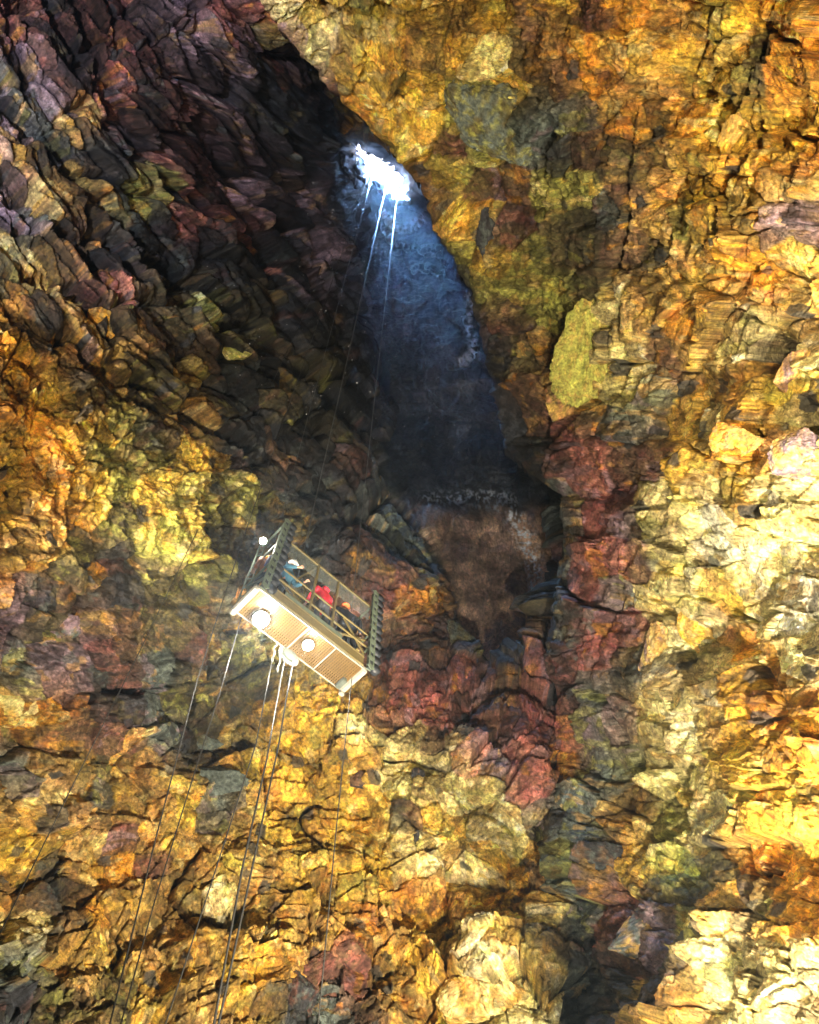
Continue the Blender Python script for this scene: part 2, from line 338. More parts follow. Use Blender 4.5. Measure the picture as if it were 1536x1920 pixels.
def build_A():
    xs = axis(-420, 1500, -20, 1130, FINE, 9); ys = axis(-420, 2340, -20, 1940, FINE, 9)
    x, y = np.meshgrid(xs, ys)
    ctrl = [(0,1920,22),(300,1920,23),(600,1920,24),(850,1920,24),(1080,1920,23.5),(0,1600,23),(500,1600,26),(900,1600,26.5),(1045,1600,26.5),(0,1250,22),(300,1250,26),(600,1280,28),
            (850,1340,28),(1040,1400,28),(1300,1400,40),(1300,1900,40),(0,900,21),(300,900,24),(0,500,26),(300,600,30),(0,100,33),(300,200,38),(480,40,46),(550,950,31),(700,1150,30.5),
            (790,1080,33),(650,800,44),(500,500,52),(565,330,72),(640,345,86),(640,430,80),(565,430,68),(600,520,66),(520,250,60),(600,300,78),(620,450,76),(712,322,110),(690,400,92),(760,330,104),(800,400,92),(800,550,80),(700,640,72),(880,700,66),
            (850,850,56),(930,950,48),(900,1100,41),(1000,1100,42),(1010,1200,36),(900,1225,34),(1150,900,52),(1100,600,75),(1000,300,85),(700,0,60),(1000,0,70),(300,-200,45),(0,-300,38),(1300,0,60),
            (-300,900,18),(-300,1900,18),(-300,300,27),(600,2300,22),(0,2300,19),(1300,2300,34),(1400,900,50)]
    d = rbf(ctrl, x, y)
    # the rock around the foot of the shaft stands in front of the shaft wall
    sd = polydist(x, y, SHAFT, True); ins = inpoly(x, y, SHAFT); sgn = np.where(ins, sd, -sd)
    d = d*(1 + .09*sm(-6, 14, sgn + 5*fbm(x/40, y/40, 311, 3))*sm(700, 800, y))
    ho = np.minimum(polydist(x, y, HOLE, True), polydist(x, y, UNSEEN_HOLE, True)); ih = inpoly(x, y, HOLE) | inpoly(x, y, UNSEEN_HOLE)
    hd = np.where(ih, 0, ho) + 5*fbm(x/22, y/22, 410, 3)
    d = d + (112.5-d)*(1-sm(0, 13, hd))          # necks of the vent and of the added opening
    for arc in ([(700,338),(722,362),(742,376),(764,379)],[(718,398),(742,426),(768,434),(790,412)],[(722,430),(742,452),(772,466),(818,473)],[(776,500),(808,508),(834,512),(838,488)],[(668,290),(676,330),(690,350)],
                [(640,285),(652,318),(664,345)],[(887,550),(880,598),(892,645),(878,682),(846,690)]):
        a = polydist(x + 7*perlin(x/11, y/11, 411), y + 7*perlin(x/11, y/11, 412), arc)
        d = d*(1 - .045*np.exp(-(a/4.5)**2)*(.4+.6*sm(-.3, .3, perlin(x/9, y/9, 413))))
    for (yy, x0, x1) in ((690,840,930),(830,850,945),(935,790,985)):   # rock shelves across the shaft
        d = d*(1 - .05*sm(0, 26, y-yy-8*perlin(x/30, y/30, 12))*(1-sm(26, 110, y-yy))*sm(x0-20, x0+20, x)*(1-sm(x1, x1+25, x)))
    P = CAM + dirs(x, y)*d[..., None]
    n = tocam(base_normals(P), P)
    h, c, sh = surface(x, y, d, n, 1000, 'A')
    h = h - carve(x, y, CRACK_A, 60, 11) + 0*h
    hole = polydist(x, y, HOLE, True)
    h = h*(.25+.75*sm(10, 60, hole))
    P = P + n*(h*d/F)[..., None]
    wx = x + 8*perlin(x/12, y/12, 70)+6*perlin(x/5, y/5, 71); wy = y + 8*perlin(x/12, y/12, 72)+6*perlin(x/5, y/5, 73)
    keep = ~(inpoly(wx, wy, HOLE) | inpoly(wx, wy, UNSEEN_HOLE))
    keep &= x < np.interp(y, LY, LX) + 260 + (y < 700)*200
    k = keep[:-1, :-1]
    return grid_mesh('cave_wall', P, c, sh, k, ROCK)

def build_B():
    ys = axis(-420, 2340, -20, 1940, FINE, 9)
    s1 = np.arange(-90, 0, 3.0); s2 = np.arange(0, 1010, FINE); s3 = np.arange(1012, 1900, 10)
    s = np.concatenate([s1, s2, s3])
    S, y = np.meshgrid(s, ys)
    lip = np.interp(y, LY, LX) + 9*fbm(y/50, y*0, 500, 4) 
    lip = lip + 5*perlin(y/14, y*0+.5, 505)
    q = np.maximum(-S, 0)
    x = lip + np.maximum(S, 0)*1.0 + q*.12
    ctrl = [(488,0,30),(300,-300,34),(566,110,32),(728,270,35),(815,420,37),(888,560,38),(925,740,36),(948,830,33.5),(1052,930,30.5),(1055,1080,28.5),(1036,1190,28),(1045,1400,28.6),
            (1030,1560,27.5),(1070,1750,26),(1082,1920,24.4),(900,0,27),(1200,0,23),(1536,0,18.5),(1000,250,28),(1250,300,22.5),(1536,400,16.5),(1050,560,31),(1250,700,22.5),(1536,800,14.5),
            (1180,950,24.5),(1350,1100,18.5),(1536,1200,13.5),(1200,1300,23),(1350,1450,18.5),(1536,1600,13.2),(1150,1550,25),(1200,1700,21.5),(1300,1900,17.5),(1536,1920,12.5),
            (1900,900,10.5),(1900,0,14),(1900,1900,9),(1500,-400,20),(900,-400,28),(1100,2300,22),(1600,2300,11)]
    d = rbf(ctrl, x, y)
    up = 1-sm(1180, 1300, y)
    d = d*(1 + .05*up*(1-np.clip(S, 0, 60)/60)**2) 
    d = d*(1 + .0075*q + .00004*q*q)
    P = CAM + dirs(x, y)*d[..., None]
    n = base_normals(CAM + dirs(lip+S, y)*rbf(ctrl, np.maximum(lip+S, lip), y)[..., None])
    n = tocam(n, P, .42, .8)
    h, c, sh = surface(lip+S, y, d, n, 3000, 'B')
    h = h - carve(lip+S, y, CRACK_B, 38, 7) - 150*np.exp(-(np.hypot((lip+S-1452)/24, (y-668)/34))**4)
    P = P + n*(h*d/F*(1-.5*np.exp(-(S/15)**2)))[..., None]
    return grid_mesh('cave_wall', P, c, sh*0, None, ROCK)

A = build_A(); A['kind'] = 'structure'
B = build_B(); B['kind'] = 'structure'

# ------------------------------------------------------------------ rest of the chamber: rubble floor, wall behind the camera, surface of the mountain
def simple_mat(name, rgb, rough=.8, metal=0.0, noise=None, bump=0):
    m = bpy.data.materials.new(name); m.use_nodes = True; nt = m.node_tree; b = nt.nodes['Principled BSDF']
    b.inputs['Roughness'].default_value = rough; b.inputs['Metallic'].default_value = metal
    n = nt.nodes.new('ShaderNodeTexNoise'); n.inputs['Scale'].default_value = noise or 8; n.inputs['Detail'].default_value = 6
    tc = nt.nodes.new('ShaderNodeTexCoord'); nt.links.new(tc.outputs['Object'], n.inputs['Vector'])
    r = nt.nodes.new('ShaderNodeMix'); r.data_type = 'RGBA'
    r.inputs[6].default_value = tuple(v*.6 for v in rgb)+(1,); r.inputs[7].default_value = tuple(min(1, v*1.35) for v in rgb)+(1,)
    nt.links.new(n.outputs[0], r.inputs[0]); nt.links.new(r.outputs[2], b.inputs['Base Color'])
    if bump:
        bp = nt.nodes.new('ShaderNodeBump'); bp.inputs['Strength'].default_value = .5; bp.inputs['Distance'].default_value = bump
        nt.links.new(n.outputs[0], bp.inputs['Height']); nt.links.new(bp.outputs[0], b.inputs['Normal'])
    return m
FLOORM = simple_mat('rubble', (.30, .21, .10), .9, 0, 1.5, .3)
def shell():
    th, ph = np.meshgrid(np.linspace(0, 2*np.pi, 181), np.linspace(0, np.pi*.62, 90))
    R = 58 + 4*fbm(th*6, ph*6, 900, 4)
    P = np.stack([R*np.cos(th)*np.sin(ph), R*np.sin(th)*np.sin(ph), R*2.3*np.cos(ph)], -1); P[..., 2] = np.maximum(P[..., 2], -2)
    return P
def floor_mesh():
    g = np.linspace(-62, 62, 300); x, y = np.meshgrid(g, g)
    r = np.hypot(x, y)
    s2, b2, *_ = voro(x/1.4, y/1.4, 950); s1, b1, *_ = voro(x/4, y/4, 955)
    z = -0.45 + (.5*b2 + .6*b1)*sm(1.5, 5, r) + 3.5*sm(12, 30, r)
    P = np.stack([x, y, z], -1)
    c = np.ones(P.shape)*np.array((.3, .2, .1))
    o = grid_mesh('ground', P, c, z*0, None, ROCK); o['kind'] = 'structure'; return o
floor_mesh()
def mountain():      # closed rock mass over the chamber with the vent through it
    bm = bmesh.new(); hc = OPEN - SUN_DIR*6
    n = 48; rings = []
    def ring(cx, cy, r, z, jag=0):
        return [bm.verts.new((cx+(r+jag*random.uniform(-1, 1))*math.cos(2*math.pi*k/n), cy+(r+jag*random.uniform(-1, 1))*math.sin(2*math.pi*k/n), z)) for k in range(n)]
    rings.append(ring(OPEN.x, OPEN.y, 26, OPEN.z-14))
    rings.append(ring(OPEN.x, OPEN.y, 21, OPEN.z+1, .5))
    rings.append(ring(hc.x, hc.y, 22, OPEN.z+8, 1))
    rings.append(ring(0, 0, 70, OPEN.z+6)); rings.append(ring(0, 0, 75, OPEN.z-60)); rings.append(ring(0, 0, 60, -3))
    for a, b in zip(rings[:-1], rings[1:]):
        for k in range(n): bm.faces.new((a[k], a[(k+1) % n], b[(k+1) % n], b[k]))
    me = bpy.data.meshes.new('mountain'); bm.to_mesh(me); bm.free(); me.materials.append(simple_mat('surface_lava', (.12, .10, .08), .9, 0, .5, .4))
    o = bpy.data.objects.new('mountain', me); col.objects.link(o); o['kind'] = 'structure'
mountain()

# ------------------------------------------------------------------ haze in the air of the cave
bm = bmesh.new(); bmesh.ops.create_cube(bm, size=1)
me = bpy.data.meshes.new('haze'); bm.to_mesh(me); bm.free()
hz = bpy.data.objects.new('haze', me); col.objects.link(hz); hz.scale = (180, 180, 130); hz.location = (0, 0, 61.5); hz['kind'] = 'stuff'
hm = bpy.data.materials.new('haze'); hm.use_nodes = True; nt = hm.node_tree; nt.nodes.remove(nt.nodes['Principled BSDF'])
pv = nt.nodes.new('ShaderNodeVolumePrincipled'); pv.inputs['Color'].default_value = (.62, .8, 1, 1); pv.inputs['Density'].default_value = .0025; pv.inputs['Anisotropy'].default_value = .8
nt.links.new(pv.outputs[0], nt.nodes['Material Output'].inputs['Volume']); me.materials.append(hm)

# ------------------------------------------------------------------ object helpers
def link(o, parent=None):
    col.objects.link(o)
    if parent: o.parent = parent
    return o
def mesh_obj(name, bm, mat, parent=None, smooth=False):
    me = bpy.data.meshes.new(name); bmesh.ops.recalc_face_normals(bm, faces=bm.faces); bm.to_mesh(me); bm.free()
    if smooth: me.polygons.foreach_set('use_smooth', [True]*len(me.polygons))
    for m in (mat if isinstance(mat, (list, tuple)) else [mat]): me.materials.append(m)
    return link(bpy.data.objects.new(name, me), parent)
def tag(o, label, cat, group=None):
    o['label'] = label; o['category'] = cat
    if group: o['group'] = group
    return o
def empty(name, loc, rot=(0, 0, 0)):
    o = bpy.data.objects.new(name, None); o.location = loc; o.rotation_euler = rot; return link(o)
def box(bm, c, s, rot=None, bev=0):
    r = bmesh.ops.create_cube(bm, size=1); M = Matrix.Translation(Vector(c)) @ (rot.to_4x4() if rot else Matrix.Identity(4)) @ Matrix.Diagonal((s[0], s[1], s[2], 1))
    bmesh.ops.transform(bm, matrix=M, verts=r['verts'])
    if bev:
        es = {e for v in r['verts'] for e in v.link_edges}; bmesh.ops.bevel(bm, geom=list(es), offset=bev, segments=2, affect='EDGES')
def bar(bm, a, b, w, h=None):
    a = Vector(a); b = Vector(b); d = b-a; q = d.to_track_quat('Z', 'Y').to_matrix()
    box(bm, (a+b)/2, (w, h or w, d.length), q)
def tube(bm, pts, r, seg=8, cap=True):
    pts = [Vector(p) for p in pts]; rs = r if isinstance(r, (list, tuple)) else [r]*len(pts); prev = None; rings = []
    for i, p in enumerate(pts):
        d = (pts[min(i+1, len(pts)-1)]-pts[max(i-1, 0)]).normalized()
        u = d.orthogonal().normalized() if prev is None else (prev - d*prev.dot(d)).normalized(); prev = u; v = d.cross(u)
        rings.append([bm.verts.new(p + (u*math.cos(2*math.pi*k/seg)+v*math.sin(2*math.pi*k/seg))*rs[i]) for k in range(seg)])
    for a, b in zip(rings[:-1], rings[1:]):
        for k in range(seg): bm.faces.new((a[k], a[(k+1) % seg], b[(k+1) % seg], b[k]))
    if cap: bm.faces.new(rings[0][::-1]); bm.faces.new(rings[-1])
def cyl(bm, c, axis, r, h, seg=16):
    c = Vector(c); ax = Vector(axis).normalized(); tube(bm, [c-ax*h/2, c+ax*h/2], r, seg)

STEEL = simple_mat('galvanised_steel', (.50, .46, .34), .45, .55, 14)
YSTEEL = simple_mat('yellowed_aluminium', (.20, .155, .06), .5, .35, 9)
WHITE = simple_mat('white_frame', (.30, .29, .25), .5, .1, 9)
GREEN = simple_mat('green_grey_paint', (.15, .19, .14), .55, .2, 9)
BLACK = simple_mat('black_rubber', (.02, .022, .028), .5, 0, 9)
DARK = simple_mat('dark_fitting', (.13, .15, .13), .5, .3, 9)
CABLE = simple_mat('steel_cable', (.05, .05, .05), .4, .3, 40)
CABLEW = simple_mat('bright_steel_cable', (.09, .10, .11), .35, .4, 40)
def emis(name, rgb, st):
    m = bpy.data.materials.new(name); m.use_nodes = True; b = m.node_tree.nodes['Principled BSDF']
    b.inputs['Base Color'].default_value = rgb+(1,); b.inputs['Emission Color'].default_value = rgb+(1,); b.inputs['Emission Strength'].default_value = st; return m
LENS = emis('lamp_lens', (1, .95, .82), 22)
def panel_mat():
    m = bpy.data.materials.new('mesh_panel'); m.use_nodes = True; nt = m.node_tree; b = nt.nodes['Principled BSDF']
    b.inputs['Base Color'].default_value = (.22, .25, .24, 1); b.inputs['Roughness'].default_value = .35; b.inputs['Alpha'].default_value = .30
    return m
PANEL = panel_mat()

# ------------------------------------------------------------------ the hanging lift
QX = Vector((0.67874471, 0.7343743, 0)); CC = Vector((-2.69665, 9.67366, 15.6))
lift = empty('lift_platform', CC, (0, .03, math.atan2(QX.y, QX.x)))
tag(lift, 'long metal lift basket with glowing perforated floor and people aboard hanging on cables', 'lift')
LXH, LYH = 1.53, .40
bm = bmesh.new(); n = 50
for k in range(n+1): bar(bm, (-LXH+2*LXH*k/n, -LYH, .012), (-LXH+2*LXH*k/n, LYH, .012), .026, .012)
for k in range(15): bar(bm, (-LXH, -LYH+2*LYH*k/14, .022), (LXH, -LYH+2*LYH*k/14, .022), .024, .012)
mesh_obj('floor_grating', bm, simple_mat('perforated_floor', (.17, .10, .03), .5, .2, 9), lift)
bm = bmesh.new(); box(bm, (0, 0, .36), (2*LXH-.02, 2*LYH-.04, .03)); mesh_obj('deck', bm, simple_mat('deck_plate', (.10, .08, .05), .6, .3, 20), lift)
bm = bmesh.new()
for sy in (-1, 1): box(bm, (0, sy*(LYH+.015), .02), (2*LXH+.1, .028, .06))
for x in (-.98, -.1, .72): box(bm, (x, 0, -.006), (.025, 2*LYH, .02))
mesh_obj('floor_frame', bm, WHITE, lift)
for sy in (-1, 1):
    bm = bmesh.new(); box(bm, (0, sy*(LYH+.03), .24), (2*LXH, .012, .35)); box(bm, (0, sy*(LYH+.035), .42), (2*LXH+.04, .03, .03)); box(bm, (0, sy*(LYH+.035), .09), (2*LXH+.04, .028, .025))
    mesh_obj('kick_plate', bm, YSTEEL, lift)
    bm = bmesh.new(); box(bm, (-.05, sy*(LYH+.025), .52), (1.75 if sy < 0 else 2.9, .02, .16)); mesh_obj('side_beam', bm, GREEN, lift)
for sx in (-1, 1):
    bm = bmesh.new(); box(bm, (sx*(LXH+.09), 0, .02), (.15, .86, .16), None, .03); box(bm, (sx*(LXH+.1), LYH+.02, -.05), (.13, .1, .2), None, .02); mesh_obj('end_bumper', bm, WHITE, lift)
bm = bmesh.new(); box(bm, (LXH-.09, .22, -.06), (.12, .3, .14), None, .02); mesh_obj('junction_box', bm, DARK, lift)
for sy, xs in ((-1, (-.2, .49)), (1, (-.75, .0, .75))):
    for x in xs:
        bm = bmesh.new(); bar(bm, (x, sy*LYH, .44), (x, sy*LYH, 2.84), .055); mesh_obj('post', bm, YSTEEL, lift)
for sy in (-1, 1):
    bm = bmesh.new(); bar(bm, (-1.42, sy*LYH, 2.86), (1.66, sy*LYH, 2.86), .05, .06); mesh_obj('top_rail', bm, YSTEEL, lift)
    bm = bmesh.new(); bar(bm, (-1.42, sy*LYH, 1.48 if sy < 0 else 2.2), (1.66, sy*LYH, 1.48 if sy < 0 else 2.2), .035); bar(bm, (-1.42, sy*LYH, .95), (1.66, sy*LYH, .95), .04); mesh_obj('hand_rail', bm, YSTEEL, lift)
for a_, b_ in (((-1.4, -LYH+.05, 1.5), (-.7, -LYH+.05, .6)), ((-1.35, -LYH+.05, 1.25), (-.3, -LYH+.05, .62)), ((-.2, -LYH, 2.8), (-.55, LYH, 2.45)), ((.55, -LYH+.04, .6), (1.6, -LYH+.04, 1.25)), ((.85, -LYH+.04, 1.5), (1.6, -LYH+.04, .65))):
    bm = bmesh.new(); bar(bm, a_, b_, .042); mesh_obj('brace', bm, YSTEEL, lift)
for x0, x1 in ((-1.4, -.23), (-.17, .46), (.52, 1.62)):
    bm = bmesh.new(); box(bm, ((x0+x1)/2, -LYH, 2.5), (x1-x0, .008, .64)); mesh_obj('side_panel', bm, PANEL, lift)
bm = bmesh.new(); box(bm, (.1, LYH, 2.5), (2.9, .008, .64)); mesh_obj('side_panel', bm, PANEL, lift)
# bumper columns with rollers at the near corners, plain columns at the far ones
for sx, x in ((-1, -1.5), (1, 1.70)):
    bm = bmesh.new(); H = 3.45; N_ = 10
    for dx in (-.065, .065): box(bm, (x+dx, -.53, H/2+.05), (.04, .02, H))
    for k in range(N_+1):
        z = .08+k*H/N_; bar(bm, (x-.05, -.53, z-.06), (x+.05, -.53, z+.06), .012, .17)
    box(bm, (x, -.44, H/2+.05), (.13, .02, H))
    ch = mesh_obj('bumper_column', bm, GREEN, lift)
    bm = bmesh.new(); box(bm, (x, -.48, H/2+.05), (.12, .05, H-.02)); mesh_obj('column_core', bm, BLACK, ch)
    for k in range(11):
        bm = bmesh.new(); cyl(bm, (x+.18, -.455, .2+k*.33), (0, 1, 0), .135, .15, 16); mesh_obj('roller', bm, BLACK, ch, True)
for x in (-1.55, 1.6):
    bm = bmesh.new()
    for dx in (-.07, .07): bar(bm, (x+dx, .44, .05), (x+dx, .44, 3.4), .035)
    for k in range(8): bar(bm, (x-.07, .44, .2+k*.42), (x+.07, .44, .5+k*.4), .025)
    mesh_obj('corner_post', bm, GREEN, lift)
for a_, b_ in (((-1.55, -.42, 3.3), (-1.55, .42, 3.3)), ((-1.55, -.42, 2.2), (-1.55, .42, 2.2)), ((-1.55, -.42, 1.2), (-1.55, .42, 1.2)), ((-1.55, -.42, .5), (-1.55, .42, 1.1)),
               ((1.66, -.42, 2.86), (1.66, .42, 2.86)), ((1.66, -.42, 1.5), (1.66, .42, 1.5)), ((1.66, -.42, .9), (1.66, .42, .9))):
    bm = bmesh.new(); bar(bm, a_, b_, .05); mesh_obj('end_rail', bm, GREEN, lift)
bm = bmesh.new(); cyl(bm, (.02, .44, -.12), (0, 1, 0), .19, .14, 24); mt = mesh_obj('cable_drum', bm, DARK, lift)
bm = bmesh.new()
for k in range(18):
    a = 2*math.pi*k/18; b = 2*math.pi*(k+1)/18
    bar(bm, (.02+.21*math.cos(a), .44, -.12+.21*math.sin(a)), (.02+.21*math.cos(b), .44, -.12+.21*math.sin(b)), .03, .16)
mesh_obj('drum_rim', bm, WHITE, mt)
# hose loop hanging at the left end
bm = bmesh.new(); tube(bm, [(-1.3+.55*math.sin(t*.35)*1.1, -.36, 1.15-.35*math.sin(t*.3)) for t in range(11)], .018); mesh_obj('hose', bm, BLACK, lift)
def floodlight(name, c, d, r=.12):
    c = Vector(c); d = Vector(d).normalized()
    bm = bmesh.new(); tube(bm, [c-d*.12, c-d*.06, c], [r*.6, r*.95, r], 20); f = mesh_obj(name, bm, DARK, lift, True)
    bm = bmesh.new(); tube(bm, [c+d*.004, c+d*.03, c+d*.05], [r*.97, r*.9, r*.5], 24); mesh_obj('lens', bm, LENS, f, True); return f
floodlight('floodlight', (-1.07, .10, -.14), (0, -.35, -1), .19)
floodlight('floodlight', (.15, -.10, -.14), (0, -.3, -1), .13)
floodlight('floodlight', (-1.75, .0, 2.76), (-.3, -.6, -1), .09)
def lamp(loc, power, colr, r=.08):
    l = bpy.data.lights.new('lift_lamp', 'POINT'); l.energy = power; l.color = colr; l.shadow_soft_size = r
    o = bpy.data.objects.new('lift_lamp', l); link(o, lift); o.location = loc
lamp((-1.07, .05, -.34), 13, (1, .93, .78)); lamp((.15, -.15, -.30), 3.5, (1, .93, .78)); lamp((-1.85, -.1, 2.6), 1.2, (1, .93, .78), .05)

# ------------------------------------------------------------------ the people in the lift
SKIN = simple_mat('skin', (.55, .33, .24), .6, 0, 20)
def skinned(name, verts, edges, radii, mat, parent, root=0):
    me = bpy.data.meshes.new(name); me.from_pydata([tuple(v) for v in verts], edges, []); o = bpy.data.objects.new(name, me); col.objects.link(o)
    m = o.modifiers.new('s', 'SKIN'); m.use_smooth_shade = True
    for i, r in enumerate(radii): me.skin_vertices[0].data[i].radius = r if isinstance(r, tuple) else (r, r)
    me.skin_vertices[0].data[root].use_root = True
    o.modifiers.new('b', 'SUBSURF').levels = 1
    dg = bpy.context.evaluated_depsgraph_get(); new = bpy.data.meshes.new_from_object(o.evaluated_get(dg))
    bpy.data.objects.remove(o); new.name = name; new.materials.clear(); new.materials.append(mat)
    q = bpy.data.objects.new(name, new); return link(q, parent)
def person(x, y, face, jacket, trousers, label, helmet=None, hair=(.03, .02, .015), lean=0.1, arms='rail', h=2.0, pack=None, hood=False):
    """stands on the deck; face = heading in degrees in the lift's own axes"""
    p = empty('person', (0, 0, 0)); tag(p, label, 'person', 'people riding in the lift basket')
    p.location = lift.matrix_basis @ Vector((x, y, .55)); p.rotation_euler = (0, .03, lift.rotation_euler.z + math.radians(face-90)); s = h/1.76
    V = lambda a, b, c: (a*s, (b + lean*max(0, c-.9))*s, c*s)
    J = simple_mat('jacket_fabric', jacket, .75, 0, 12, .02); T = simple_mat('trouser_fabric', trousers, .85, 0, 12)
    if arms == 'rail': ar = [(.21, .0, 1.42), (.27, .12, 1.18), (.20, .36, 1.12), (.19, .42, 1.12)]
    elif arms == 'up': ar = [(.21, .0, 1.42), (.30, .14, 1.30), (.22, .30, 1.48), (.20, .33, 1.54)]
    else: ar = [(.21, .0, 1.42), (.26, -.03, 1.15), (.25, .06, .92), (.25, .08, .85)]
    vs = [V(0, 0, .95), V(0, 0, 1.15), V(0, -.01, 1.38), V(0, .01, 1.50), V(0, .03, 1.60), V(0, .035, 1.70)]; rr = [(.15, .11), (.14, .10), (.17, .11), .055, (.075, .09), (.07, .085)]
    ed = [(0, 1), (1, 2), (2, 3), (3, 4), (4, 5)]
    for sd in (-1, 1):
        b = len(vs); vs += [V(sd*a, c, d) for a, c, d in ar]; rr += [.06, .045, .032, .03]; ed += [(2, b), (b, b+1), (b+1, b+2), (b+2, b+3)]
        # palm with five fingers closed on what it holds
        w = Vector(vs[b+3])
        for f in range(4):
            q = len(vs); o = Vector(((-.03+.02*f)*s, .02*s, .012*s)); L = (.030, .036, .034, .026)[f]
            vs += [tuple(w+o), tuple(w+o+Vector((0, L*s, -.006*s))), tuple(w+o+Vector((0, (L+.012)*s, -.032*s)))]; rr += [.010, .009, .008]; ed += [(b+3, q), (q, q+1), (q+1, q+2)]
        q = len(vs); vs += [tuple(w+Vector((-sd*.038*s, .012*s, -.01*s))), tuple(w+Vector((-sd*.045*s, .04*s, -.022*s)))]; rr += [.011, .009]; ed += [(b+3, q), (q, q+1)]
        b = len(vs); vs += [V(sd*.10, 0, .86), V(sd*.12, .03, .48), V(sd*.13, -.01, .09), (sd*.14*s, .15*s, .03*s)]; rr += [.085, .06, .045, .035]; ed += [(0, b), (b, b+1), (b+1, b+2), (b+2, b+3)]
    skinned('body', vs, ed, rr, SKIN, p)
    hv = Vector(vs[5])
    bm = bmesh.new()                                                     # face: nose, mouth, eyes
    box(bm, hv+Vector((0, .094, -.035)), (.022, .03, .04), None, .006)
    mesh_obj('nose', bm, SKIN, p)
    # jacket over torso and sleeves
    vs = [V(0, 0, .84), V(0, 0, 1.0), V(0, -.005, 1.2), V(0, -.01, 1.40), V(0, .0, 1.50)]; rr = [(.19, .15), (.185, .145), (.18, .14), (.19, .135), (.09, .09)]; ed = [(0, 1), (1, 2), (2, 3), (3, 4)]
    for sd in (-1, 1):
        b = len(vs); vs += [V(sd*a, c, d) for a, c, d in ar[:3]]; rr += [.085, .068, .052]; ed += [(3, b), (b, b+1), (b+1, b+2)]
    jk = skinned('jacket', vs, ed, rr, J, p)
    if hood:
        skinned('hood', [V(0, -.07, 1.44), V(0, -.06, 1.56), V(0, -.02, 1.68)], [(0, 1), (1, 2)], [(.13, .1), (.12, .11), (.10, .10)], J, jk)
    vs = [V(0, 0, .98), V(0, 0, .88)]; rr = [(.165, .125), (.16, .125)]; ed = [(0, 1)]
    for sd in (-1, 1):
        b = len(vs); vs += [V(sd*.10, 0, .82), V(sd*.12, .03, .48), V(sd*.13, -.01, .12)]; rr += [.105, .08, .07]; ed += [(1, b), (b, b+1), (b+1, b+2)]
    skinned('trousers', vs, ed, rr, T, p)
    for sd in (-1, 1):
        bm = bmesh.new(); box(bm, (sd*.135*s, .05*s, .05), (.11, .29, .10), None, .03); mesh_obj('boot', bm, BLACK, p)
    bm = bmesh.new(); r = bmesh.ops.create_icosphere(bm, subdivisions=3, radius=1)
    HR = simple_mat('hair', hair, .6, 0, 30)
    if helmet:
        for v in r['verts']:
            v.co = Vector((v.co.x*.118, v.co.y*.14, max(v.co.z, -.15)*.12))
        hm = mesh_obj('helmet', bm, simple_mat('helmet_shell', helmet, .3, 0, 3), p, True); hm.location = hv+Vector((0, -.01, .03))
        bm = bmesh.new(); box(bm, (0, .135, .03), (.045, .035, .035), None, .008); box(bm, (0, .1, -.01), (.2, .1, .015), None, .006); mesh_obj('head_torch', bm, simple_mat('torch', (.8, .85, .9), .2, 0, 3), hm)
    else:
        for v in r['verts']:
            v.co = Vector((v.co.x*.105, v.co.y*.115 - (.02 if v.co.z < 0 else 0), max(v.co.z, -.6)*.115))
        hm = mesh_obj('hair', bm, HR, p, True); hm.location = hv+Vector((0, -.03, .02))
    if pack:
        bm = bmesh.new(); box(bm, V(0, -.24, 1.22), (.30, .16, .45), None, .05); mesh_obj('backpack', bm, simple_mat('pack_fabric', pack, .8, 0, 12), p)
    return p
person(.24, -.28, 95, (.62, .02, .045), (.05, .05, .06), 'person in a bright red hooded jacket standing with back to the near rail', hair=(.01, .01, .012), lean=.12, hood=True)
person(1.0, -.2, 80, (.012, .016, .028), (.015, .015, .02), 'person in a black jacket and orange helmet beside the person in red', helmet=(.75, .16, .05), lean=.08)
person(-.78, .0, -60, (.05, .16, .26), (.03, .04, .06), 'person in a teal blue jacket with a white helmet facing the far wall', helmet=(.75, .78, .8), lean=.1, arms='rail')
person(-1.18, -.08, 100, (.10, .12, .30), (.04, .04, .07), 'person in a blue jacket and blue helmet right beside the left roller column', helmet=(.12, .2, .55), lean=.05, arms='down')
person(-1.33, .12, 100, (.45, .17, .08), (.05, .06, .08), 'person in an orange jacket and orange helmet at the left end of the lift', helmet=(.85, .38, .10), lean=.05, arms='down')
person(1.38, .05, 20, (.03, .035, .05), (.02, .02, .03), 'person in dark clothes with a grey helmet at the right end of the lift', helmet=(.35, .4, .45), lean=.1, arms='down')

# ------------------------------------------------------------------ steel cables
def rope_pts(px, rho):
    out = []
    for k, p in enumerate(px):
        d = dirs(p[0], p[1]); r = (rho[k] if isinstance(rho, (list, tuple)) else rho)/math.hypot(d[0], d[1]); r = min(r, 110/d[2])
        out.append(Vector(CAM + d*r))
    return out
def rope(px, rho, r, label, mat=None, ext=(0, 0), group='steel cables hanging in the cave', up=None):
    P = rope_pts(px, rho)
    if up: P[0] = up
    if ext[1]: P.append(P[-1] + (P[-1]-P[-2]).normalized()*ext[1])
    # resample
    Q = []
    for a, b in zip(P[:-1], P[1:]):
        n = max(1, int((b-a).length/1.5)); Q += [a.lerp(b, k/n) for k in range(n)]
    Q.append(P[-1]); zs = [q.z for q in Q]
    rs = [r*(1 + max(0, q.z-25)/85*(4.2 if mat is CABLEW else 1.2)) for q in Q]
    bm = bmesh.new(); tube(bm, Q, rs, 8); o = mesh_obj('steel_cable', bm, mat or CABLE, None, True); tag(o, label, 'cable', group); return o
LM = Matrix.LocRotScale(CC, lift.rotation_euler, None)
def liftpt(x, y, z): return LM @ Vector((x, y, z))
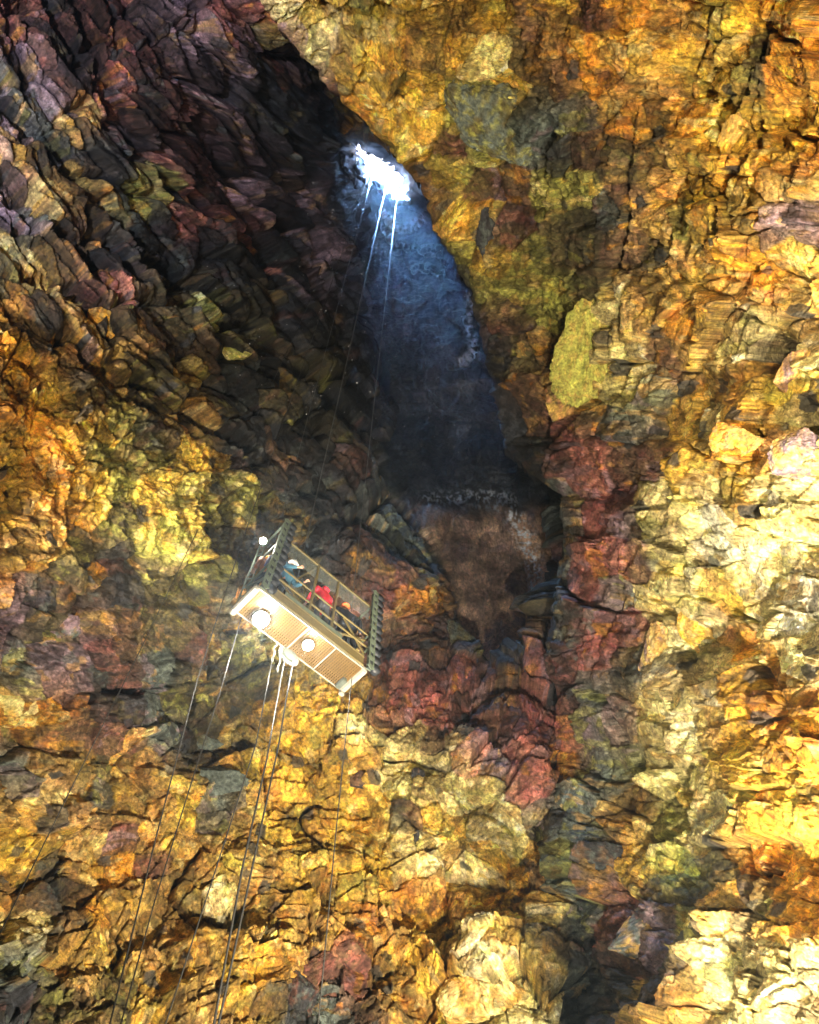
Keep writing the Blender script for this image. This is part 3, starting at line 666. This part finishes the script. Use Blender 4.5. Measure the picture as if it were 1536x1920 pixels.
def rope2(a, b, r, label, mat):
    n = 60; Q = [a.lerp(b, (k/n)) for k in range(n+1)]; rs = [r*(1+max(0, q.z-25)/85*6.5) for q in Q]
    bm = bmesh.new(); tube(bm, Q, rs, 8); o = mesh_obj('steel_cable', bm, mat, None, True); tag(o, label, 'cable', 'steel cables hanging in the cave')
rope2(liftpt(-.35, .3, 2.86), PT(729, 332, 111), .015, 'thickest bright hoist cable running from the lift to the middle of the opening', CABLEW)
rope2(liftpt(1.45, .2, 2.86), PT(747, 350, 111), .011, 'bright cable from the right end of the lift to the opening rim', CABLEW)
rope2(liftpt(-1.3, .3, 3.3), PT(702, 316, 111), .007, 'thin faint cable from the left end of the lift to the opening', CABLEW)
rope([(696,316),(468,975),(442,1052),(400,1181),(370,1275),(290,1580),(211,1900)], [3,10.6,10.6,10.6,10.5,10.3,10.1], .013, 'slack cable passing just left of the lift from the opening to the lower left', ext=(0, 6))
rope([(690,330),(480,785),(425,880),(265,1215),(140,1465),(0,1750)], [3,12,12,12,12,12], .011, 'lone cable crossing the dark slabs to the far left edge', ext=(0, 6))
rope([(452,1160),(415,1290),(355,1480),(290,1690),(235,1890)], 9.9, .011, 'thin cable hanging from the left bumper of the lift', ext=(0, 6))
rope([(515,1215),(480,1395),(440,1520),(395,1660),(312,1915)], 10.1, .012, 'cable hanging under the floor left of the cable drum', ext=(0, 6))
rope([(533,1240),(500,1425),(455,1625),(402,1915)], 10.0, .017, 'left one of the close pair of cables under the drum', ext=(0, 6))
rope([(550,1238),(537,1310),(522,1400),(470,1640),(411,1915)], 10.1, .017, 'right one of the close pair of cables under the drum', ext=(0, 6))
rope([(660,1270),(630,1560),(597,1915)], 9.7, .010, 'thin cable hanging from the right bumper of the lift', ext=(0, 6))
# short loose rope ends tied under the floor
for x, L, lb in ((-.38, .75, 'shorter loose white rope end dangling under the lift floor'), (-.2, .95, 'longer loose white rope end dangling beside the drum under the lift')):
    bm = bmesh.new(); a = liftpt(x, .42, 0); tube(bm, [a+Vector((.02*math.sin(k*1.7), .02*math.cos(k), -L*k/8)) for k in range(9)], [.02]*7+[.03, .012], 8)
    tag(mesh_obj('rope_end', bm, WHITE, None, True), lb, 'rope')

# ------------------------------------------------------------------ single boulders set in the walls
bpy.context.view_layer.update()
from mathutils.bvhtree import BVHTree
def hit(px, py):
    d = Vector(dirs(px, py)); best = None
    for o in (A, B):
        ok, loc, nor, _ = o.ray_cast(Vector(CAM), d)
        if ok and (best is None or (loc-Vector(CAM)).length < best): best = (loc-Vector(CAM)).length
    return best or 25
def boulder(px, py, rx, ry, ang, letters, label, seed, sink=.5, name='boulder', flat=.6, npts=14):
    rng = random.Random(seed); d = hit(px, py); k = d/F
    dv = Vector(dirs(px, py)); ex = Vector(dirs(px+5, py)-dirs(px, py)).normalized(); ez = -dv; ey = ez.cross(ex).normalized(); ex = ey.cross(ez)
    a = math.radians(-ang); ux = ex*math.cos(a)+ey*math.sin(a); uy = -ex*math.sin(a)+ey*math.cos(a)
    bm = bmesh.new()
    for i in range(npts):
        t = rng.uniform(0, 2*math.pi)+i*2.4; z = rng.uniform(-1, 1); r = math.sqrt(1-z*z*.8)
        bm.verts.new((math.cos(t)*r, math.sin(t)*r, z))
    h = bmesh.ops.convex_hull(bm, input=bm.verts)
    bmesh.ops.delete(bm, geom=[v for v in bm.verts if not v.link_faces], context='VERTS')
    mx = [max(abs(v.co[i]) for v in bm.verts) for i in range(3)]
    for v in bm.verts: v.co = Vector((v.co.x/mx[0], v.co.y/mx[1], v.co.z/mx[2]))
    bmesh.ops.bevel(bm, geom=list(bm.edges), offset=.025, segments=1, affect='EDGES')
    bmesh.ops.triangulate(bm, faces=bm.faces)
    for _ in range(4):
        bmesh.ops.subdivide_edges(bm, edges=[e for e in bm.edges if e.calc_length() > .07], cuts=1, use_grid_fill=True)
        bmesh.ops.triangulate(bm, faces=bm.faces)
    co = np.array([v.co for v in bm.verts]); px_ = co*[rx, ry, (rx+ry)/2]
    nz = 1 + .14*fbm(px_[:, 0]/26+seed, px_[:, 1]/26+px_[:, 2]/20, 7, 4) + .08*ridged(px_[:, 0]/12+seed, px_[:, 1]/12-px_[:, 2]/14, 8, 3)
    u = px_[:, 0]+seed*31; v_ = px_[:, 1]+px_[:, 2]*.7
    c = np.zeros((len(co), 3)); ids = [LET.index(ch) for ch in letters]
    m = sm(-.1, .25, fbm(u/30, v_/30, 21, 4, .6))[:, None]; c = PRGB[ids[0]]*(1-m)+PRGB[ids[-1]]*m
    m = sm(.0, .3, fbm(u/12, v_/12, 22, 4, .7))[:, None]; c = c*(1-.6*m)+PRGB[ids[len(ids)//2]]*.6*m
    c = c*np.clip(1+1.0*fbm(u/6, v_/6, 23, 3, .8), .3, 1.8)[:, None]
    cen = Vector(CAM) + dv*(d + sink*(rx+ry)/2*k*flat)
    for v, s_ in zip(bm.verts, nz):
        q = v.co*s_; v.co = ux*(q.x*rx*k) + uy*(q.y*ry*k) + ez*(q.z*(rx+ry)/2*k*flat)
    me = bpy.data.meshes.new(name); bm.to_mesh(me); bm.free()
    at = me.color_attributes.new('mineral', 'FLOAT_COLOR', 'POINT'); rgba = np.ones((len(co), 4), np.float32); rgba[:, :3] = np.clip(c, .01, .9); at.data.foreach_set('color', rgba.reshape(-1))
    me.materials.append(ROCK); o = bpy.data.objects.new(name, me); link(o); o.location = cen
    return tag(o, label, 'rock', 'boulders set in the cave walls')
BL = [(1100,652,66,98,14,'GTG','tall pale green slab standing beside a dark gap on the right wall'),
 (938,232,102,56,28,'SGD','large cracked grey green slab high on the yellow ceiling'),
 (921,440,26,44,-8,'KSK','black oval stone in the yellow rock beside the shaft edge'),
 (1120,1612,50,30,-4,'KSB','smooth dark grey block over the red streak at lower right'),
 (405,1464,58,26,0,'SKS','dark slate slab in the yellow wall between the hanging cables'),
 (372,1392,46,20,-5,'SKD','slate grey slab just above the darkest slab among the cables'),
 (1240,1225,42,52,8,'TPV','rounded cream boulder with a dark vein on the bright right wall'),
 (1490,700,30,38,10,'TVB','tan boulder near the right edge above the pinkish grey one'),
 (1222,1742,74,46,-20,'SVT','angular purplish grey boulder low in the right wall'),
 (630,1828,58,50,5,'MRB','dark red boulder at the bottom beside a black one'),
 (552,1876,36,38,0,'KSM','black boulder at the bottom left of the dark red one'),
 (203,612,38,28,35,'OTD','orange tan block in the dark slabs at the left'),
 (445,662,27,20,30,'GYP','yellow green stone among the dark slabs'),
 (1391,262,34,42,5,'TOY','golden smooth block high on the right wall'),
 (1505,850,52,42,-10,'VPT','pinkish grey boulder at the right edge of the photo'),
 (1385,828,44,36,15,'TSO','tan grey patched boulder left of the pinkish one'),
 (850,1672,80,48,25,'YPT','big golden rounded boulder low in the middle'),
 (100,1186,44,30,-25,'VTS','purple grey block on the left wall at mid height'),
 (30,1312,38,42,0,'PGT','pale greenish white boulder at the left edge'),
 (1062,752,44,42,-20,'TRD','brown red block under the pale green slab'),
 (783,1452,14,12,0,'KBK','small black stone in the pale yellow band below the red rock'),
 (676,1466,20,17,20,'BMK','small brown stone below the right end of the lift'),
 (783,1572,8,15,0,'KKD','narrow black stone in the lower yellow wall'),
 (850,1200,44,36,10,'SKD','dark slate boulder at the foot of the shaft'),
 (590,1750,60,50,15,'TYO','ochre boulder between the thin right cable and the cable pair'),
 (905,1865,70,46,-12,'TOP','ochre orange boulder at the bottom left of the dark vertical crease'),
 (1330,1180,60,44,40,'YPT','large cream slab leaning on the brightest part of the right wall')]
for k, b in enumerate(BL): boulder(*b, seed=(40 if k else 77)+k, npts=(20 if k < 3 else 14), sink=(.35 if k in (0, 3, 8) else .5))

# ------------------------------------------------------------------ drops of water falling through the shaft
bm = bmesh.new(); rng = random.Random(3)
for k in range(170):
    px = rng.uniform(560, 900); py = rng.uniform(230, 860)
    if k > 110: px = rng.uniform(380, 700); py = rng.uniform(450, 900)
    r = rng.uniform(22, 48); d = PT(px, py, r); s = r*rng.uniform(.35, .9)/F
    bmesh.ops.create_icosphere(bm, subdivisions=1, radius=s, matrix=Matrix.Translation(d) @ Matrix.Diagonal((1, 1, 1.6, 1)))
wd = mesh_obj('water_drops', bm, simple_mat('water_drop', (.8, .88, .95), .1, 0, 3), None, True); wd['kind'] = 'stuff'; wd['label'] = 'drops of water falling through the shaft'

# ------------------------------------------------------------------ floodlights standing on the chamber floor, with unseen fill lamps added among them
def flood_or_fill(loc, target, power, colr=(1, .84, .6), angle=70, size=.25, blend=.6):
    l = bpy.data.lights.new('floodlight', 'SPOT'); l.energy = power; l.color = colr; l.spot_size = math.radians(angle); l.spot_blend = blend; l.shadow_soft_size = size
    o = bpy.data.objects.new('flood_or_fill_lamp', l); col.objects.link(o); o.location = loc
    o.rotation_euler = (Vector(target)-Vector(loc)).to_track_quat('-Z', 'Y').to_euler(); return o
flood_or_fill((-11, 1.0, .9), PT(120, 480, 29), 2500, (1, .84, .66), 62)
flood_or_fill((-2.5, 2, .9), PT(120, 700, 24), 1000, (1, .82, .6), 42)  # added fill lamp, lifts the shadows on the left wall
flood_or_fill((-5, -4, .9), PT(230, 120, 36), 3300, (.80, .84, 1), 42)
flood_or_fill((-9, 9.5, .9), PT(150, 1650, 24), 800, (1, .84, .6), 80)
flood_or_fill((4, 6.5, .9), PT(740, 1640, 24), 2900, (1, .88, .66), 80)
flood_or_fill((1, 5, .9), PT(1450, 1150, 15), 2100, (1, .88, .66), 85)
flood_or_fill((-5, 1, .9), PT(1400, 1250, 15), 750, (1, .88, .66), 55)  # added fill from the other side, softens shadows on the right wall
flood_or_fill((2, -2.0, .9), PT(1250, 150, 24), 1350, (1, .80, .48), 66)
